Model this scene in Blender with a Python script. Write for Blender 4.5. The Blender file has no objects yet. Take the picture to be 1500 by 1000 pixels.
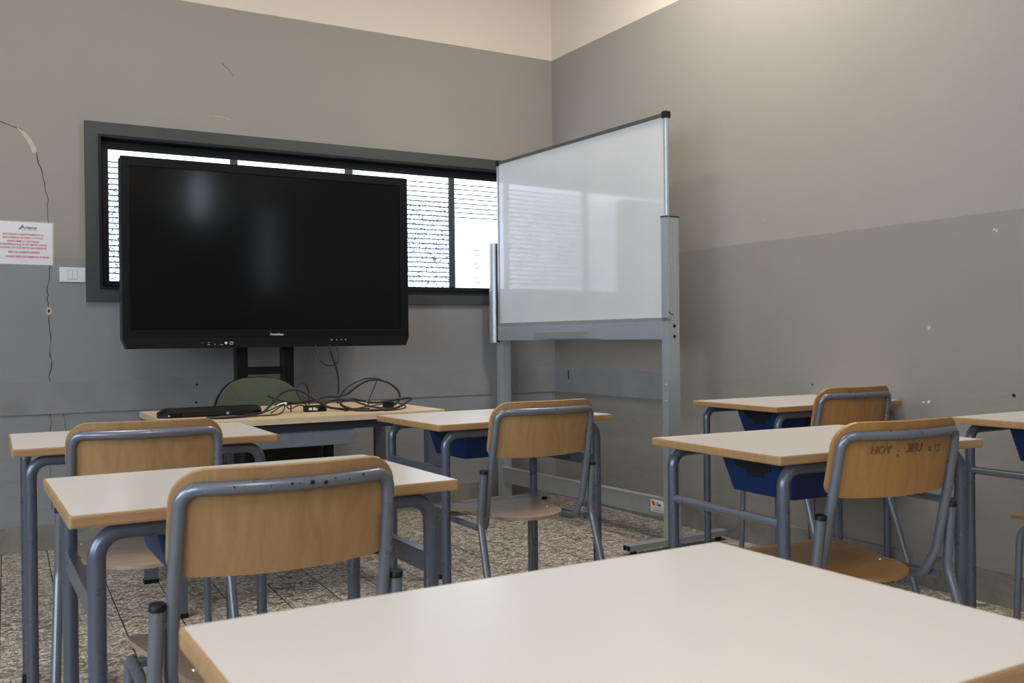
import bpy, math, random
from mathutils import Vector, Matrix
random.seed(7)
R = math.radians
PI = math.pi
C = bpy.context.scene.collection
sc = bpy.context.scene

# ------------------------------------------------------------------ materials
def lin(c):
    return tuple(((v/255)/12.92 if v/255 <= .04045 else ((v/255+.055)/1.055)**2.4) for v in c)

class NT:
    def __init__(s, name):
        s.m = bpy.data.materials.new(name); s.m.use_nodes = True
        s.t = s.m.node_tree; s.b = s.t.nodes['Principled BSDF']
    def n(s, kind, **kw):
        x = s.t.nodes.new(kind)
        for k, v in kw.items(): setattr(x, k, v)
        return x
    def l(s, a, b): s.t.links.new(a, b)
    def coord(s, scale=(1, 1, 1), space='Object', rot=(0, 0, 0)):
        if space == 'World':
            g = s.n('ShaderNodeNewGeometry').outputs['Position']
        else:
            g = s.n('ShaderNodeTexCoord').outputs[space]
        m = s.n('ShaderNodeMapping'); m.inputs['Scale'].default_value = scale; m.inputs['Rotation'].default_value = rot
        s.l(g, m.inputs['Vector']); return m.outputs['Vector']
    def noise(s, vec, scale, detail=4, rough=.55, dist=0):
        x = s.n('ShaderNodeTexNoise'); x.inputs['Scale'].default_value = scale
        x.inputs['Detail'].default_value = detail; x.inputs['Roughness'].default_value = rough
        x.inputs['Distortion'].default_value = dist
        s.l(vec, x.inputs['Vector']); return x.outputs['Fac']
    def ramp(s, fac, stops):
        r = s.n('ShaderNodeValToRGB'); e = r.color_ramp.elements
        while len(e) < len(stops): e.new(.5)
        for i, (p, c) in enumerate(stops):
            e[i].position = p; e[i].color = (*c, 1) if len(c) == 3 else c
        s.l(fac, r.inputs['Fac']); return r.outputs['Color']
    def math(s, op, a, b=None, c=None):
        x = s.n('ShaderNodeMath', operation=op)
        for i, v in enumerate((a, b, c)):
            if v is None: continue
            if hasattr(v, 'is_output'): s.l(v, x.inputs[i])
            else: x.inputs[i].default_value = v
        return x.outputs[0]
    def mix(s, fac, a, b, mode='MIX'):
        x = s.n('ShaderNodeMix', data_type='RGBA', blend_type=mode)
        for i, v in ((0, fac), (6, a), (7, b)):
            if hasattr(v, 'is_output'): s.l(v, x.inputs[i])
            else: x.inputs[i].default_value = v if i == 0 else (*v, 1)
        return x.outputs[2]
    def bump(s, h, strength=.2, dist=.002):
        x = s.n('ShaderNodeBump'); x.inputs['Strength'].default_value = strength; x.inputs['Distance'].default_value = dist
        s.l(h, x.inputs['Height']); s.l(x.outputs['Normal'], s.b.inputs['Normal'])
    def set(s, **kw):
        for k, v in kw.items():
            k = {'color': 'Base Color', 'rough': 'Roughness', 'metal': 'Metallic', 'spec': 'Specular IOR Level', 'coat': 'Coat Weight'}.get(k, k)
            if hasattr(v, 'is_output'): s.l(v, s.b.inputs[k])
            else: s.b.inputs[k].default_value = (*v, 1) if isinstance(v, tuple) and len(v) == 3 else v
        return s

def plain(name, rgb, rough=.5, metal=0, var=.06, scale=30, spec=.5, bump=0):
    m = NT(name); c = lin(rgb); v = m.coord()
    f = m.noise(v, scale)
    col = m.ramp(f, [(.3, tuple(x*(1-var) for x in c)), (.7, tuple(min(1, x*(1+var)) for x in c))])
    m.set(color=col, rough=rough, metal=metal, spec=spec)
    if bump: m.bump(m.noise(v, scale*8), bump)
    return m.m

def wall_mat(name, cream, upper, lower, split, zp=2.87, low_rough=.45):
    m = NT(name); pos = m.n('ShaderNodeNewGeometry').outputs['Position']
    sep = m.n('ShaderNodeSeparateXYZ'); m.l(pos, sep.inputs[0]); z = sep.outputs['Z']
    v = m.coord(space='World')
    wob = m.math('MULTIPLY', m.math('SUBTRACT', m.noise(v, 9, 5), .5), .006)
    zz = m.math('ADD', z, wob)
    a = m.math('GREATER_THAN', zz, zp); b = m.math('GREATER_THAN', zz, split)
    big = m.noise(v, 1.3, 5, .6); fine = m.noise(v, 260, 3, .7)
    lo = m.ramp(big, [(.3, tuple(x*.93 for x in lin(lower))), (.75, lin(lower))])
    # scuffs near the bottom of the wall
    sc1 = m.noise(m.coord((1, 1, 6), 'World'), 3.5, 6, .65)
    scf = m.math('MULTIPLY', m.math('LESS_THAN', zz, .84), .5)
    lo = m.mix(m.math('MULTIPLY', scf, m.math('SMOOTH_MIN', m.math('MAXIMUM', m.math('MULTIPLY', m.math('SUBTRACT', sc1, .5), 4), 0), 1, .1)), lo, tuple(x*.72 for x in lin(lower)))
    up = m.ramp(big, [(.3, tuple(x*.95 for x in lin(upper))), (.7, lin(upper))])
    c = m.mix(b, lo, up); c = m.mix(a, c, lin(cream))
    c = m.mix(m.math('MULTIPLY', m.math('SUBTRACT', fine, .2), .35), c, tuple(x*.55 for x in lin(lower)))
    m.set(color=c, rough=m.math('ADD', m.math('MULTIPLY', b, .8-low_rough), low_rough), spec=.4)
    m.bump(m.math('ADD', m.noise(v, 120, 4), m.math('MULTIPLY', m.noise(v, 6, 2), 3)), .25, .0015)
    return m.m

def wood_mat(name, light, dark, rough=.38, axis='z', fine=60, spec=.4):
    m = NT(name)
    s = {'z': (7, 7, .45), 'x': (.45, 7, 7)}[axis]
    v = m.coord(s)
    g = m.noise(v, 4, 6, .6, 1.2); f = m.noise(m.coord({'z': (fine, fine, 1.6), 'x': (1.6, fine, fine)}[axis]), 5, 3, .6)
    c = m.ramp(g, [(.25, lin(dark)), (.5, tuple((a+b)/2 for a, b in zip(lin(light), lin(dark)))), (.75, lin(light))])
    c = m.mix(m.math('MULTIPLY', f, .35), c, tuple(x*.62 for x in lin(dark)))
    m.set(color=c, rough=rough, spec=spec); m.bump(f, .08, .0006); return m.m

def tube_mat(name, rgb):
    m = NT(name); c = lin(rgb); v = m.coord(); f = m.noise(v, 18, 6, .7)
    chip = m.math('GREATER_THAN', m.noise(v, 55, 3, .6), .9)
    col = m.ramp(f, [(.3, tuple(x*.95 for x in c)), (.7, c)])
    col = m.mix(chip, col, lin((40, 38, 40)))
    m.set(color=col, rough=m.math('ADD', m.math('MULTIPLY', f, .06), .25), metal=.4, spec=.6)
    return m.m

M = {}
M['wall'] = wall_mat('wall_paint', (228, 214, 196), (158, 151, 141), (146, 145, 146), 1.47, low_rough=.36)  # lower band's paint colour cooled to stand in for bluish daylight on the enamel
M['wall_r'] = wall_mat('wall_paint_right', (228, 214, 196), (158, 151, 141), (148, 142, 134), 1.497, low_rough=.27)
M['ceil'] = plain('ceiling_white', (225, 220, 210), .9)
M['rail'] = plain('protective_rail', (138, 136, 136), .34, var=.1, scale=5)
M['casing'] = plain('window_casing', (62, 64, 63), .5, var=.05)
M['sash'] = plain('window_sash', (20, 21, 25), .45, spec=.3)
M['top'] = plain('desk_laminate', (214, 205, 196), .25, var=.015, scale=400, spec=.45)
M['ply'] = wood_mat('beech_plywood', (178, 141, 95), (152, 114, 72), axis='z')
M['ply_d'] = wood_mat('beech_plywood_dark', (180, 132, 76), (150, 106, 58), axis='z')
M['seat'] = wood_mat('seat_plywood', (186, 158, 134), (150, 124, 104), axis='x', rough=.2, spec=.7)  # lightened and greyed: window reflection on the seat is partly in the colour
M['edge'] = wood_mat('beech_edge', (182, 144, 98), (152, 114, 74), axis='x', rough=.45)
M['beech'] = wood_mat('light_beech_laminate', (214, 192, 156), (196, 170, 130), axis='x', rough=.45)
M['beech_edge'] = plain('light_beech_edge', (196, 176, 146), .5)
M['tube'] = tube_mat('grey_steel_tube', (116, 118, 126))
M['tube_b'] = tube_mat('grey_steel_tube_blue', (94, 98, 110))
M['cap'] = plain('black_plastic', (13, 13, 15), .5, spec=.35)
M['alu'] = plain('brushed_aluminium', (184, 188, 192), .38, .55, var=.05, scale=60)
M['frame_d'] = plain('dark_anodised_frame', (92, 92, 94), .4, .4)
M['steel'] = plain('grey_painted_steel', (150, 152, 153), .42, .25)
M['blue'] = plain('blue_plastic', (7, 40, 84), .4, spec=.3)
M['hole'] = plain('dark_opening', (6, 8, 14), .8)
M['tvb'] = plain('black_bezel', (7, 7, 9), .38, spec=.25)
M['standm'] = plain('black_stand_steel', (9, 9, 11), .45, spec=.3)
M['green'] = plain('green_chair_fabric', (82, 86, 68), .95, var=.25, scale=260, bump=.4)
M['cable'] = plain('black_cable', (14, 14, 15), .45)
M['white'] = plain('white_plastic', (222, 222, 220), .4, var=.02)
M['paper'] = plain('sign_paper', (226, 222, 226), .5, var=.02)
M['red'] = plain('red_print', (188, 50, 66), .6)
M['dark'] = plain('dark_print', (28, 34, 40), .6)
M['orange'] = plain('orange_print', (205, 84, 30), .6)
M['lightprint'] = plain('light_print', (205, 205, 205), .6)
M['marker'] = plain('marker_scribble', (112, 80, 40), .7)
M['crack'] = plain('crack_dark', (66, 60, 54), .9)
M['plaster'] = plain('bare_plaster', (186, 176, 158), .9, var=.12, scale=60)
M['hole_w'] = plain('wall_hole', (24, 22, 22), .9)
M['rivet'] = plain('bright_rivet', (200, 200, 204), .25, .9)
M['drawer'] = plain('grey_drawer_front', (120, 124, 134), .45)
M['tframe'] = plain('grey_desk_frame', (92, 96, 106), .42, .2)
M['dframe'] = plain('dark_desk_beam', (34, 37, 46), .5)

def m_board():
    m = NT('whiteboard_enamel'); v = m.coord(); f = m.noise(v, 2.5, 5)
    c = m.ramp(f, [(.3, lin((208, 208, 208))), (.7, lin((216, 215, 213)))])
    m.set(color=c, rough=.07, spec=.55); m.bump(m.noise(v, 5, 2), .04, .002); return m.m
M['board'] = m_board()
def m_screen():
    m = NT('screen_glass'); v = m.coord()
    m.set(color=(.0022, .0022, .0026), rough=m.math('ADD', m.math('MULTIPLY', m.noise(v, 3, 3), .05), .09), spec=.28); return m.m
M['screen'] = m_screen()
def m_base():
    m = NT('marble_baseboard'); v = m.coord(space='World'); f = m.noise(v, 4, 8, .7, 1.5); g = m.noise(v, 40, 4, .7)
    c = m.ramp(f, [(.3, lin((112, 108, 102))), (.55, lin((140, 135, 127))), (.75, lin((150, 146, 138)))])
    c = m.mix(m.math('MULTIPLY', g, .4), c, lin((88, 84, 78)))
    m.set(color=c, rough=.4); return m.m
M['baseb'] = m_base()
def m_floor():
    m = NT('terrazzo_floor'); v = m.coord(space='World')
    nz = m.n('ShaderNodeTexNoise'); nz.inputs['Scale'].default_value = 60; m.l(v, nz.inputs['Vector'])
    vv = m.n('ShaderNodeVectorMath', operation='MULTIPLY_ADD'); m.l(nz.outputs['Color'], vv.inputs[0]); vv.inputs[1].default_value = (.012, .012, .012); m.l(v, vv.inputs[2])
    vo = m.n('ShaderNodeTexVoronoi', feature='DISTANCE_TO_EDGE'); vo.inputs['Scale'].default_value = 62; m.l(vv.outputs[0], vo.inputs['Vector'])
    vc = m.n('ShaderNodeTexVoronoi'); vc.inputs['Scale'].default_value = 62; m.l(vv.outputs[0], vc.inputs['Vector'])
    sp = m.n('ShaderNodeSeparateColor'); m.l(vc.outputs['Color'], sp.inputs[0])
    chip = m.ramp(sp.outputs[0], [(.0, lin((112, 101, 88))), (.25, lin((172, 160, 144))), (.6, lin((200, 188, 172))), (1, lin((234, 224, 210)))])
    e = m.ramp(vo.outputs['Distance'], [(.03, (.25, .25, .25)), (.12, (1, 1, 1))])
    c = m.mix(e, lin((66, 60, 54)), chip)
    big = m.noise(v, 1.4, 4); c = m.mix(m.math('MULTIPLY', big, .3), c, lin((110, 98, 82)))
    # 20 cm tiles laid almost square to the walls
    r = m.coord(space='World', rot=(0, 0, R(2.2))); sep = m.n('ShaderNodeSeparateXYZ'); m.l(r, sep.inputs[0])
    def grid(o, off):
        a = m.math('FRACT', m.math('MULTIPLY', m.math('ADD', o, off), 1/.2)); a = m.math('ABSOLUTE', m.math('SUBTRACT', a, .5))
        return m.math('GREATER_THAN', a, .488)
    g = m.math('MAXIMUM', grid(sep.outputs[0], .03), m.math('MULTIPLY', grid(sep.outputs[1], .05), .55))
    c = m.mix(g, c, lin((52, 47, 41)))
    m.set(color=c, rough=.42, spec=.35); return m.m
M['floor'] = m_floor()
def m_pane(name, lines_lo, speck, thr=0):
    # patterned frosted glass, back-lit by daylight
    m = NT(name); v = m.coord(space='World')
    sep = m.n('ShaderNodeSeparateXYZ'); m.l(v, sep.inputs[0]); z = sep.outputs['Z']
    f = m.noise(v, 70, 3, .75, .8)
    s = m.ramp(f, [(.42, (speck, speck*1.2, speck*1.5)), (.56, (.70, .83, 1))])
    fade = m.n('ShaderNodeMapRange'); fade.inputs['From Min'].default_value = 2.02; fade.inputs['From Max'].default_value = 1.86; m.l(z, fade.inputs['Value'])
    s = m.mix(fade.outputs[0], (.78, .88, 1.0), s)
    m.set(color=(.2, .22, .25), rough=.25); m.l(s, m.b.inputs['Emission Color']); m.b.inputs['Emission Strength'].default_value = PANE
    return m.m
PANE = 3.2
M['pane'] = m_pane('frosted_glass_backlit', 0, .05)
M['pane_w'] = m_pane('frosted_glass_bright', 0, .6)
M['slat'] = plain('shutter_slat_edge', (40, 44, 60), .6)
def m_far():
    m = NT('far_window_glass'); m.set(color=(.3, .3, .3), rough=.3); m.b.inputs['Emission Color'].default_value = (.72, .86, 1, 1); m.b.inputs['Emission Strength'].default_value = 7
    return m.m
M['far'] = m_far(); M['far_b'] = M['far'].copy(); M['far_b'].node_tree.nodes['Principled BSDF'].inputs['Emission Strength'].default_value = 22
M['far_s'] = M['far'].copy(); M['far_s'].node_tree.nodes['Principled BSDF'].inputs['Emission Strength'].default_value = 3.2
def m_sleeve():
    m = NT('clear_plastic_sleeve'); m.set(color=(1, 1, 1), rough=.12, Alpha=.13, spec=.9); m.bump(m.noise(m.coord(), 14, 2), .5, .01); return m.m
M['sleeve'] = m_sleeve()

# ------------------------------------------------------------------ mesh helpers
class MB:
    def __init__(s): s.v = []; s.f = []; s.sm = []
    def add(s, vs, fs, smooth=False, mat=None):
        o = len(s.v)
        s.v += [tuple(mat @ Vector(p)) if mat else tuple(p) for p in vs]
        s.f += [tuple(i+o for i in f) for f in fs]; s.sm += [smooth]*len(fs); return s
    def box(s, a, b, mat=None, bev=0):
        (x0, y0, z0), (x1, y1, z1) = a, b
        if bev <= 0:
            vs = [(x0,y0,z0),(x1,y0,z0),(x1,y1,z0),(x0,y1,z0),(x0,y0,z1),(x1,y0,z1),(x1,y1,z1),(x0,y1,z1)]
            fs = [(0,3,2,1),(4,5,6,7),(0,1,5,4),(1,2,6,5),(2,3,7,6),(3,0,4,7)]
            return s.add(vs, fs, False, mat)
        # chamfered box
        import bmesh
        bm = bmesh.new(); bmesh.ops.create_cube(bm, size=1)
        for v in bm.verts: v.co = Vector(((x0+x1)/2+v.co.x*(x1-x0), (y0+y1)/2+v.co.y*(y1-y0), (z0+z1)/2+v.co.z*(z1-z0)))
        bmesh.ops.bevel(bm, geom=bm.edges[:], offset=bev, segments=2, affect='EDGES', profile=.6)
        bm.verts.ensure_lookup_table(); idx = {v: i for i, v in enumerate(bm.verts)}
        s.add([v.co.copy() for v in bm.verts], [[idx[v] for v in f.verts] for f in bm.faces], False, mat); bm.free(); return s
    def tube(s, pts, r, n=12, cap=True, closed=False):
        P = [Vector(p) for p in pts]; N = len(P); vs = []; fs = []
        def tan(i):
            if closed: return (P[(i+1) % N]-P[i-1]).normalized()
            if i == 0: return (P[1]-P[0]).normalized()
            if i == N-1: return (P[-1]-P[-2]).normalized()
            return ((P[i+1]-P[i]).normalized()+(P[i]-P[i-1]).normalized()).normalized()
        t = tan(0); a = Vector((0, 0, 1)) if abs(t.z) < .9 else Vector((1, 0, 0)); u = t.cross(a).normalized()
        for i in range(N):
            t = tan(i); u = (u-t*u.dot(t)).normalized(); w = t.cross(u)
            rr = r[i] if isinstance(r, (list, tuple)) else r
            for k in range(n):
                an = 2*PI*k/n; vs.append(P[i]+(u*math.cos(an)+w*math.sin(an))*rr)
        for i in range(N-1 if not closed else N):
            j = (i+1) % N
            for k in range(n): fs.append((i*n+k, i*n+(k+1) % n, j*n+(k+1) % n, j*n+k))
        s.add(vs, fs, True)
        if cap and not closed:
            o = len(vs); s.add(vs[:n], [tuple(range(n))[::-1]]); s.add(vs[-n:], [tuple(range(n))])
        return s
    def prism(s, poly, z0, z1, mat=None, smooth=False):
        n = len(poly); vs = [(x, y, z0) for x, y in poly]+[(x, y, z1) for x, y in poly]
        fs = [tuple(range(n))[::-1], tuple(range(n, 2*n))]+[(i, (i+1) % n, n+(i+1) % n, n+i) for i in range(n)]
        return s.add(vs, fs, False, mat)
    def cyl(s, c, r, h, axis='z', n=20, mat=None):
        v = {'z': Vector((0,0,1)), 'x': Vector((1,0,0)), 'y': Vector((0,1,0))}[axis]
        c = Vector(c); return s.tube([c-v*h/2, c+v*h/2], r, n)
    def panel(s, cols, thick, nrm):
        """cols: grid [i][j] of front points; closed shell of given thickness along nrm(function)"""
        I = len(cols); J = len(cols[0]); vs = [p for c in cols for p in c]; b = len(vs)
        for i in range(I):
            for j in range(J): vs.append(Vector(cols[i][j])+Vector(nrm(cols[i][j]))*thick)
        fs = []
        for i in range(I-1):
            for j in range(J-1):
                a = i*J+j; fs.append((a, a+1, a+J+1, a+J)); fs.append((b+a, b+a+J, b+a+J+1, b+a+1))
        s.add(vs, fs, True)
        ring = [i*J for i in range(I)]+[(I-1)*J+j for j in range(1, J)]+[i*J+J-1 for i in range(I-2, -1, -1)]+[j for j in range(J-2, 0, -1)]
        rv = [vs[k] for k in ring]+[vs[b+k] for k in ring]; n = len(ring)
        s.add(rv, [(i, n+i, n+(i+1) % n, (i+1) % n) for i in range(n)], False); return s
    def build(s, name, mat, parent=None, loc=None, fix=True):
        import bmesh
        me = bpy.data.meshes.new(name); me.from_pydata([tuple(v) for v in s.v], [], s.f)
        me.polygons.foreach_set('use_smooth', s.sm); me.materials.append(mat)
        if fix:
            bm = bmesh.new(); bm.from_mesh(me); bmesh.ops.recalc_face_normals(bm, faces=bm.faces); bm.to_mesh(me); bm.free()
        me.update()
        o = bpy.data.objects.new(name, me); C.objects.link(o)
        if parent: o.parent = parent
        if loc: o.location = loc
        return o

def tag(o, label, cat, group=None):
    o['label'] = label; o['category'] = cat
    if group: o['group'] = group
    return o
def thing(name, label, cat, loc=(0, 0, 0), rz=0, group=None):
    o = bpy.data.objects.new(name, None); C.objects.link(o); o.location = loc; o.rotation_euler = (0, 0, rz)
    o.empty_display_size = .05
    return tag(o, label, cat, group)
def struct(o): o['kind'] = 'structure'; return o
def copy_tree(o, parent=None):
    c = o.copy(); C.objects.link(c)
    if parent: c.parent = parent
    for ch in KIDS.get(o.name, list(o.children)): copy_tree(ch, c)
    return c
KIDS = {}

def fillet(pts, rad, seg=7):
    P = [Vector(p) for p in pts]; out = [P[0]]
    for i in range(1, len(P)-1):
        a, b, c = P[i-1], P[i], P[i+1]; r = rad[i-1] if isinstance(rad, (list, tuple)) else rad
        d1 = (a-b); d2 = (c-b); l1, l2 = d1.length, d2.length; d1.normalize(); d2.normalize()
        ang = d1.angle(d2)
        if ang > PI-.02 or r <= 0: out.append(b); continue
        t = min(r/math.tan(ang/2), l1*.49, l2*.49)
        rr = t*math.tan(ang/2); p1 = b+d1*t; cen = b+(d1+d2).normalized()*(rr/math.sin(ang/2))
        e1 = p1-cen; e2 = (b+d2*t)-cen
        for k in range(seg+1):
            out.append(cen+(e1.normalized().slerp(e2.normalized(), k/seg))*rr)
    out.append(P[-1]); return out

def smooth_path(pts, sub=8):
    P = [Vector(p) for p in pts]; P = [P[0]*2-P[1]]+P+[P[-1]*2-P[-2]]; out = []
    for i in range(1, len(P)-2):
        for k in range(sub):
            t = k/sub; a, b, c, d = P[i-1], P[i], P[i+1], P[i+2]
            out.append(.5*((2*b)+(c-a)*t+(2*a-5*b+4*c-d)*t*t+(3*b-a-3*c+d)*t**3))
    out.append(P[-2]); return out

def text_mesh(name, body, size, mat, parent, loc, rot, depth=.0006, align='CENTER', xs=1.0, bold=0):
    cu = bpy.data.curves.new(name, 'FONT'); cu.body = body; cu.size = size; cu.align_x = align; cu.align_y = 'CENTER'; cu.extrude = depth; cu.offset = bold
    t = bpy.data.objects.new(name, cu); C.objects.link(t); bpy.context.view_layer.update()
    me = bpy.data.meshes.new_from_object(t.evaluated_get(bpy.context.evaluated_depsgraph_get()))
    bpy.data.objects.remove(t); bpy.data.curves.remove(cu)
    me.materials.clear(); me.materials.append(mat)
    for v in me.vertices: v.co.x *= xs
    o = bpy.data.objects.new(name, me); C.objects.link(o); o.parent = parent; o.location = loc; o.rotation_euler = rot
    return o

def rrect(x0, y0, x1, y1, r, n=5):
    out = []
    for cx, cy, a0 in ((x1-r, y1-r, 0), (x0+r, y1-r, 90), (x0+r, y0+r, 180), (x1-r, y0+r, 270)):
        for k in range(n+1):
            a = R(a0+90*k/n); out.append((cx+r*math.cos(a), cy+r*math.sin(a)))
    return out

# ------------------------------------------------------------------ the room
YW, XW = 5.30, 3.42
XL, YB, ZC = -3.0, -3.6, 3.9
WX0, WX1, WZ0, WZ1 = .60, 3.39, 1.285, 2.14       # hole in the back wall
w = MB(); T = .25
w.box((XL-T, YW, 0), (WX0, YW+T, ZC)); w.box((WX1, YW, 0), (XW+T, YW+T, ZC))
w.box((WX0, YW, 0), (WX1, YW+T, WZ0)); w.box((WX0, YW, WZ1), (WX1, YW+T, ZC))
wall_back = struct(w.build('wall_back', M['wall']))
wall_right = struct(MB().box((XW, YB-T, 0), (XW+T, YW, ZC)).build('wall_right', M['wall_r']))
struct(MB().box((XL-T, YB-T, 0), (XL, YW, ZC)).build('wall_left', M['wall']))
struct(MB().box((XL, YB-T, 0), (XW, YB, ZC)).build('wall_front', M['wall']))
struct(MB().box((XL-T, YB-T, -.1), (XW+T, YW+T, 0)).build('floor', M['floor']))
struct(MB().box((XL-T, YB-T, ZC), (XW+T, YW+T, ZC+.1)).build('ceiling', M['ceil']))
# baseboards
b = MB(); b.box((XL, YW-.014, 0), (XW-.014, YW, .13), bev=.002); struct(b.build('baseboard_back', M['baseb']))
b = MB(); b.box((XW-.014, YB, 0), (XW, YW, .13), bev=.002); struct(b.build('baseboard_right', M['baseb']))
# protective rails
b = MB(); b.box((XL, YW-.008, .68), (XW-.008, YW, .842), bev=.001); rail_b = struct(b.build('trim_1', M['rail']))
b = MB(); b.box((XW-.008, 4.02, .68), (XW, YW, .842), bev=.001); rail_r = struct(b.build('trim_2', M['rail']))
for x, z in ((3.061,.808),(3.137,.806),(3.06,.724),(3.136,.722),(3.379,.803),(3.378,.718),(1.114,.804),(1.109,.708),(2.2,.8),(2.2,.715)):
    MB().cyl((x, YW-.0095, z), .006, .004, 'y').build('bolt', M['cap'] if x < 1.2 else M['steel'], rail_b)
for y, z in ((4.14,.815),(4.14,.71),(5.2,.8)):
    MB().cyl((XW-.0095, y, z), .006, .004, 'x').build('bolt', M['steel'], rail_r)
MB().box((XW-.010, 5.118, .765), (XW-.0075, 5.128, .825)).build('slot', M['hole_w'], rail_r)

# cracks, plaster and holes on the walls
def crack(pts, wd, name='crack', mat='crack', jit=.004):
    P = []
    for i in range(len(pts)-1):
        (x0, z0), (x1, z1) = pts[i], pts[i+1]; n = max(2, int(math.hypot(x1-x0, z1-z0)/.018))
        for k in range(n):
            t = k/n; P.append((x0+(x1-x0)*t+random.uniform(-jit, jit), z0+(z1-z0)*t+random.uniform(-jit, jit)))
    P.append(pts[-1]); m = MB()
    L = []; Rr = []
    for i, (x, z) in enumerate(P):
        a = P[max(0, i-1)]; c = P[min(len(P)-1, i+1)]; d = Vector((c[0]-a[0], c[1]-a[1])).normalized(); wv = wd*random.uniform(.5, 1.3)/2
        L.append((x-d.y*wv, YW-.0012, z+d.x*wv)); Rr.append((x+d.y*wv, YW-.0012, z-d.x*wv))
    n = len(P); vs = L+Rr+[(x, YW+.004, z) for x, _, z in L]+[(x, YW+.004, z) for x, _, z in Rr]
    fs = []
    for i in range(n-1): fs += [(i, i+1, n+i+1, n+i), (i, i+1, 2*n+i+1, 2*n+i), (n+i, n+i+1, 3*n+i+1, 3*n+i)]
    m.add(vs, fs); return m.build(name, M[mat], wall_back)
crack([(-.05, 2.16), (.192, 2.129), (.281, 2.104), (.33, 2.05), (.349, 1.99), (.372, 1.9), (.399, 1.76), (.402, 1.64), (.398, 1.60)], .0042)
crack([(.405, 1.43), (.404, 1.38), (.392, 1.3), (.396, 1.2), (.402, 1.08), (.404, .93), (.396, .86), (.398, .842)], .0038)
crack([(.398, .68), (.4, .55), (.394, .4), (.4, .2)], .003)
crack([(.46, .68), (.468, .6), (.463, .5)], .002)
for zz in (1.0,):
    pass
crack([(1.19, 2.262), (1.24, 2.268), (1.31, 2.258)], .004, mat='plaster')
crack([(1.27, 2.56), (1.31, 2.53), (1.33, 2.5)], .002)
def blob(pts, mat, name, y=YW, off=.0015):
    MB().prism([(x, z) for x, z in pts], 0, 1, Matrix(((1,0,0,0),(0,0,off+.003,y-off),(0,1,0,0),(0,0,0,1)))).build(name, M[mat], wall_back)
blob([(.262,2.112),(.285,2.098),(.305,2.085),(.325,2.06),(.345,2.025),(.352,1.995),(.343,1.985),(.330,1.988),(.322,2.02),(.306,2.05),(.285,2.078)], 'plaster', 'plaster_patch')
blob([(.388,1.215),(.397,1.222),(.408,1.213),(.412,1.196),(.404,1.18),(.392,1.178),(.383,1.192)], 'plaster', 'plaster_patch')
blob([(.393,1.205),(.401,1.206),(.402,1.192),(.394,1.19)], 'hole_w', 'wall_hole', off=.0022)
for (y, z, r, mt) in ((3.1, .806, .005, 'hole_w'), (2.128, .801, .0075, 'hole_w'), (2.49, .757, .007, 'white'), (2.515, .755, .005, 'white'), (2.485, 1.06, .009, 'plaster'), (2.2, 1.43, .006, 'plaster'), (2.19, 1.425, .006, 'plaster'), (3.4, 1.6, .003, 'plaster')):
    n = 9; poly = [(y+r*random.uniform(.7, 1.1)*math.cos(2*PI*k/n), z+r*random.uniform(.7, 1.2)*math.sin(2*PI*k/n)) for k in range(n)]
    MB().prism(poly, 0, 1, Matrix(((0,0,-.0015,XW+.0005),(1,0,0,0),(0,1,0,0),(0,0,0,1)))).build('wall_hole' if mt == 'hole_w' else 'plaster_chip', M[mt], wall_right)

# ------------------------------------------------------------------ the window
win = thing('window_1', 'x', 'x'); del win['label']; del win['category']; win['kind'] = 'structure'
def ring(x0, z0, x1, z1, wd, y0, y1, name, mat, parent=win):
    m = MB(); m.box((x0, y0, z0), (x1, y1, z0+wd)); m.box((x0, y0, z1-wd), (x1, y1, z1))
    m.box((x0, y0, z0+wd), (x0+wd, y1, z1-wd)); m.box((x1-wd, y0, z0+wd), (x1, y1, z1-wd)); return m.build(name, M[mat], parent)
ring(.570, 1.249, 3.415, 2.172, .066, YW-.022, YW+.035, 'window_frame', 'casing')
ring(.634, 1.313, 3.352, 2.108, .012, YW-.030, YW+.05, 'frame_bead', 'sash')
ring(.642, 1.32, 3.345, 2.10, .014, YW+.03, YW+.10, 'inner_frame', 'sash')
cols = [(.687, 1.315), (1.357, 1.983), (2.033, 2.665), (2.705, 3.331)]
m = MB(); m.box((.655, YW+.03, 2.043), (3.345, YW+.08, 2.09)); m.box((.655, YW+.03, 1.33), (3.345, YW+.08, 1.358)); m.box((.655, YW+.03, 1.358), (.687, YW+.08, 2.043)); m.box((3.331, YW+.03, 1.358), (3.345, YW+.08, 2.043))
m.build('sash_frame', M['sash'], win)
for i in range(3):
    MB().box((cols[i][1], YW+.028, 1.358), (cols[i+1][0], YW+.078, 2.043), bev=.003).build('mullion', M['casing'], win)
for i, (a, c) in enumerate(cols):
    MB().box((a-.004, YW+.040, 1.35), (c+.004, YW+.046, 2.06)).build('pane', M['pane_w'] if i == 3 else M['pane'], win)
    m = MB(); z = 2.005 if i > 1 else 1.98; k = 0
    while z > 1.37:
        if i < 3 or z > 1.80: m.box((a+.001, YW+.036, z-.0030), (c-.001, YW+.0398, z+.0030))
        elif z < 1.6:
            m.box((a+.135, YW+.036, z-.0022), (a+.178, YW+.0398, z+.0022))
        z -= .0291; k += 1
    m.build('shutter', M['slat'], win)

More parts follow.
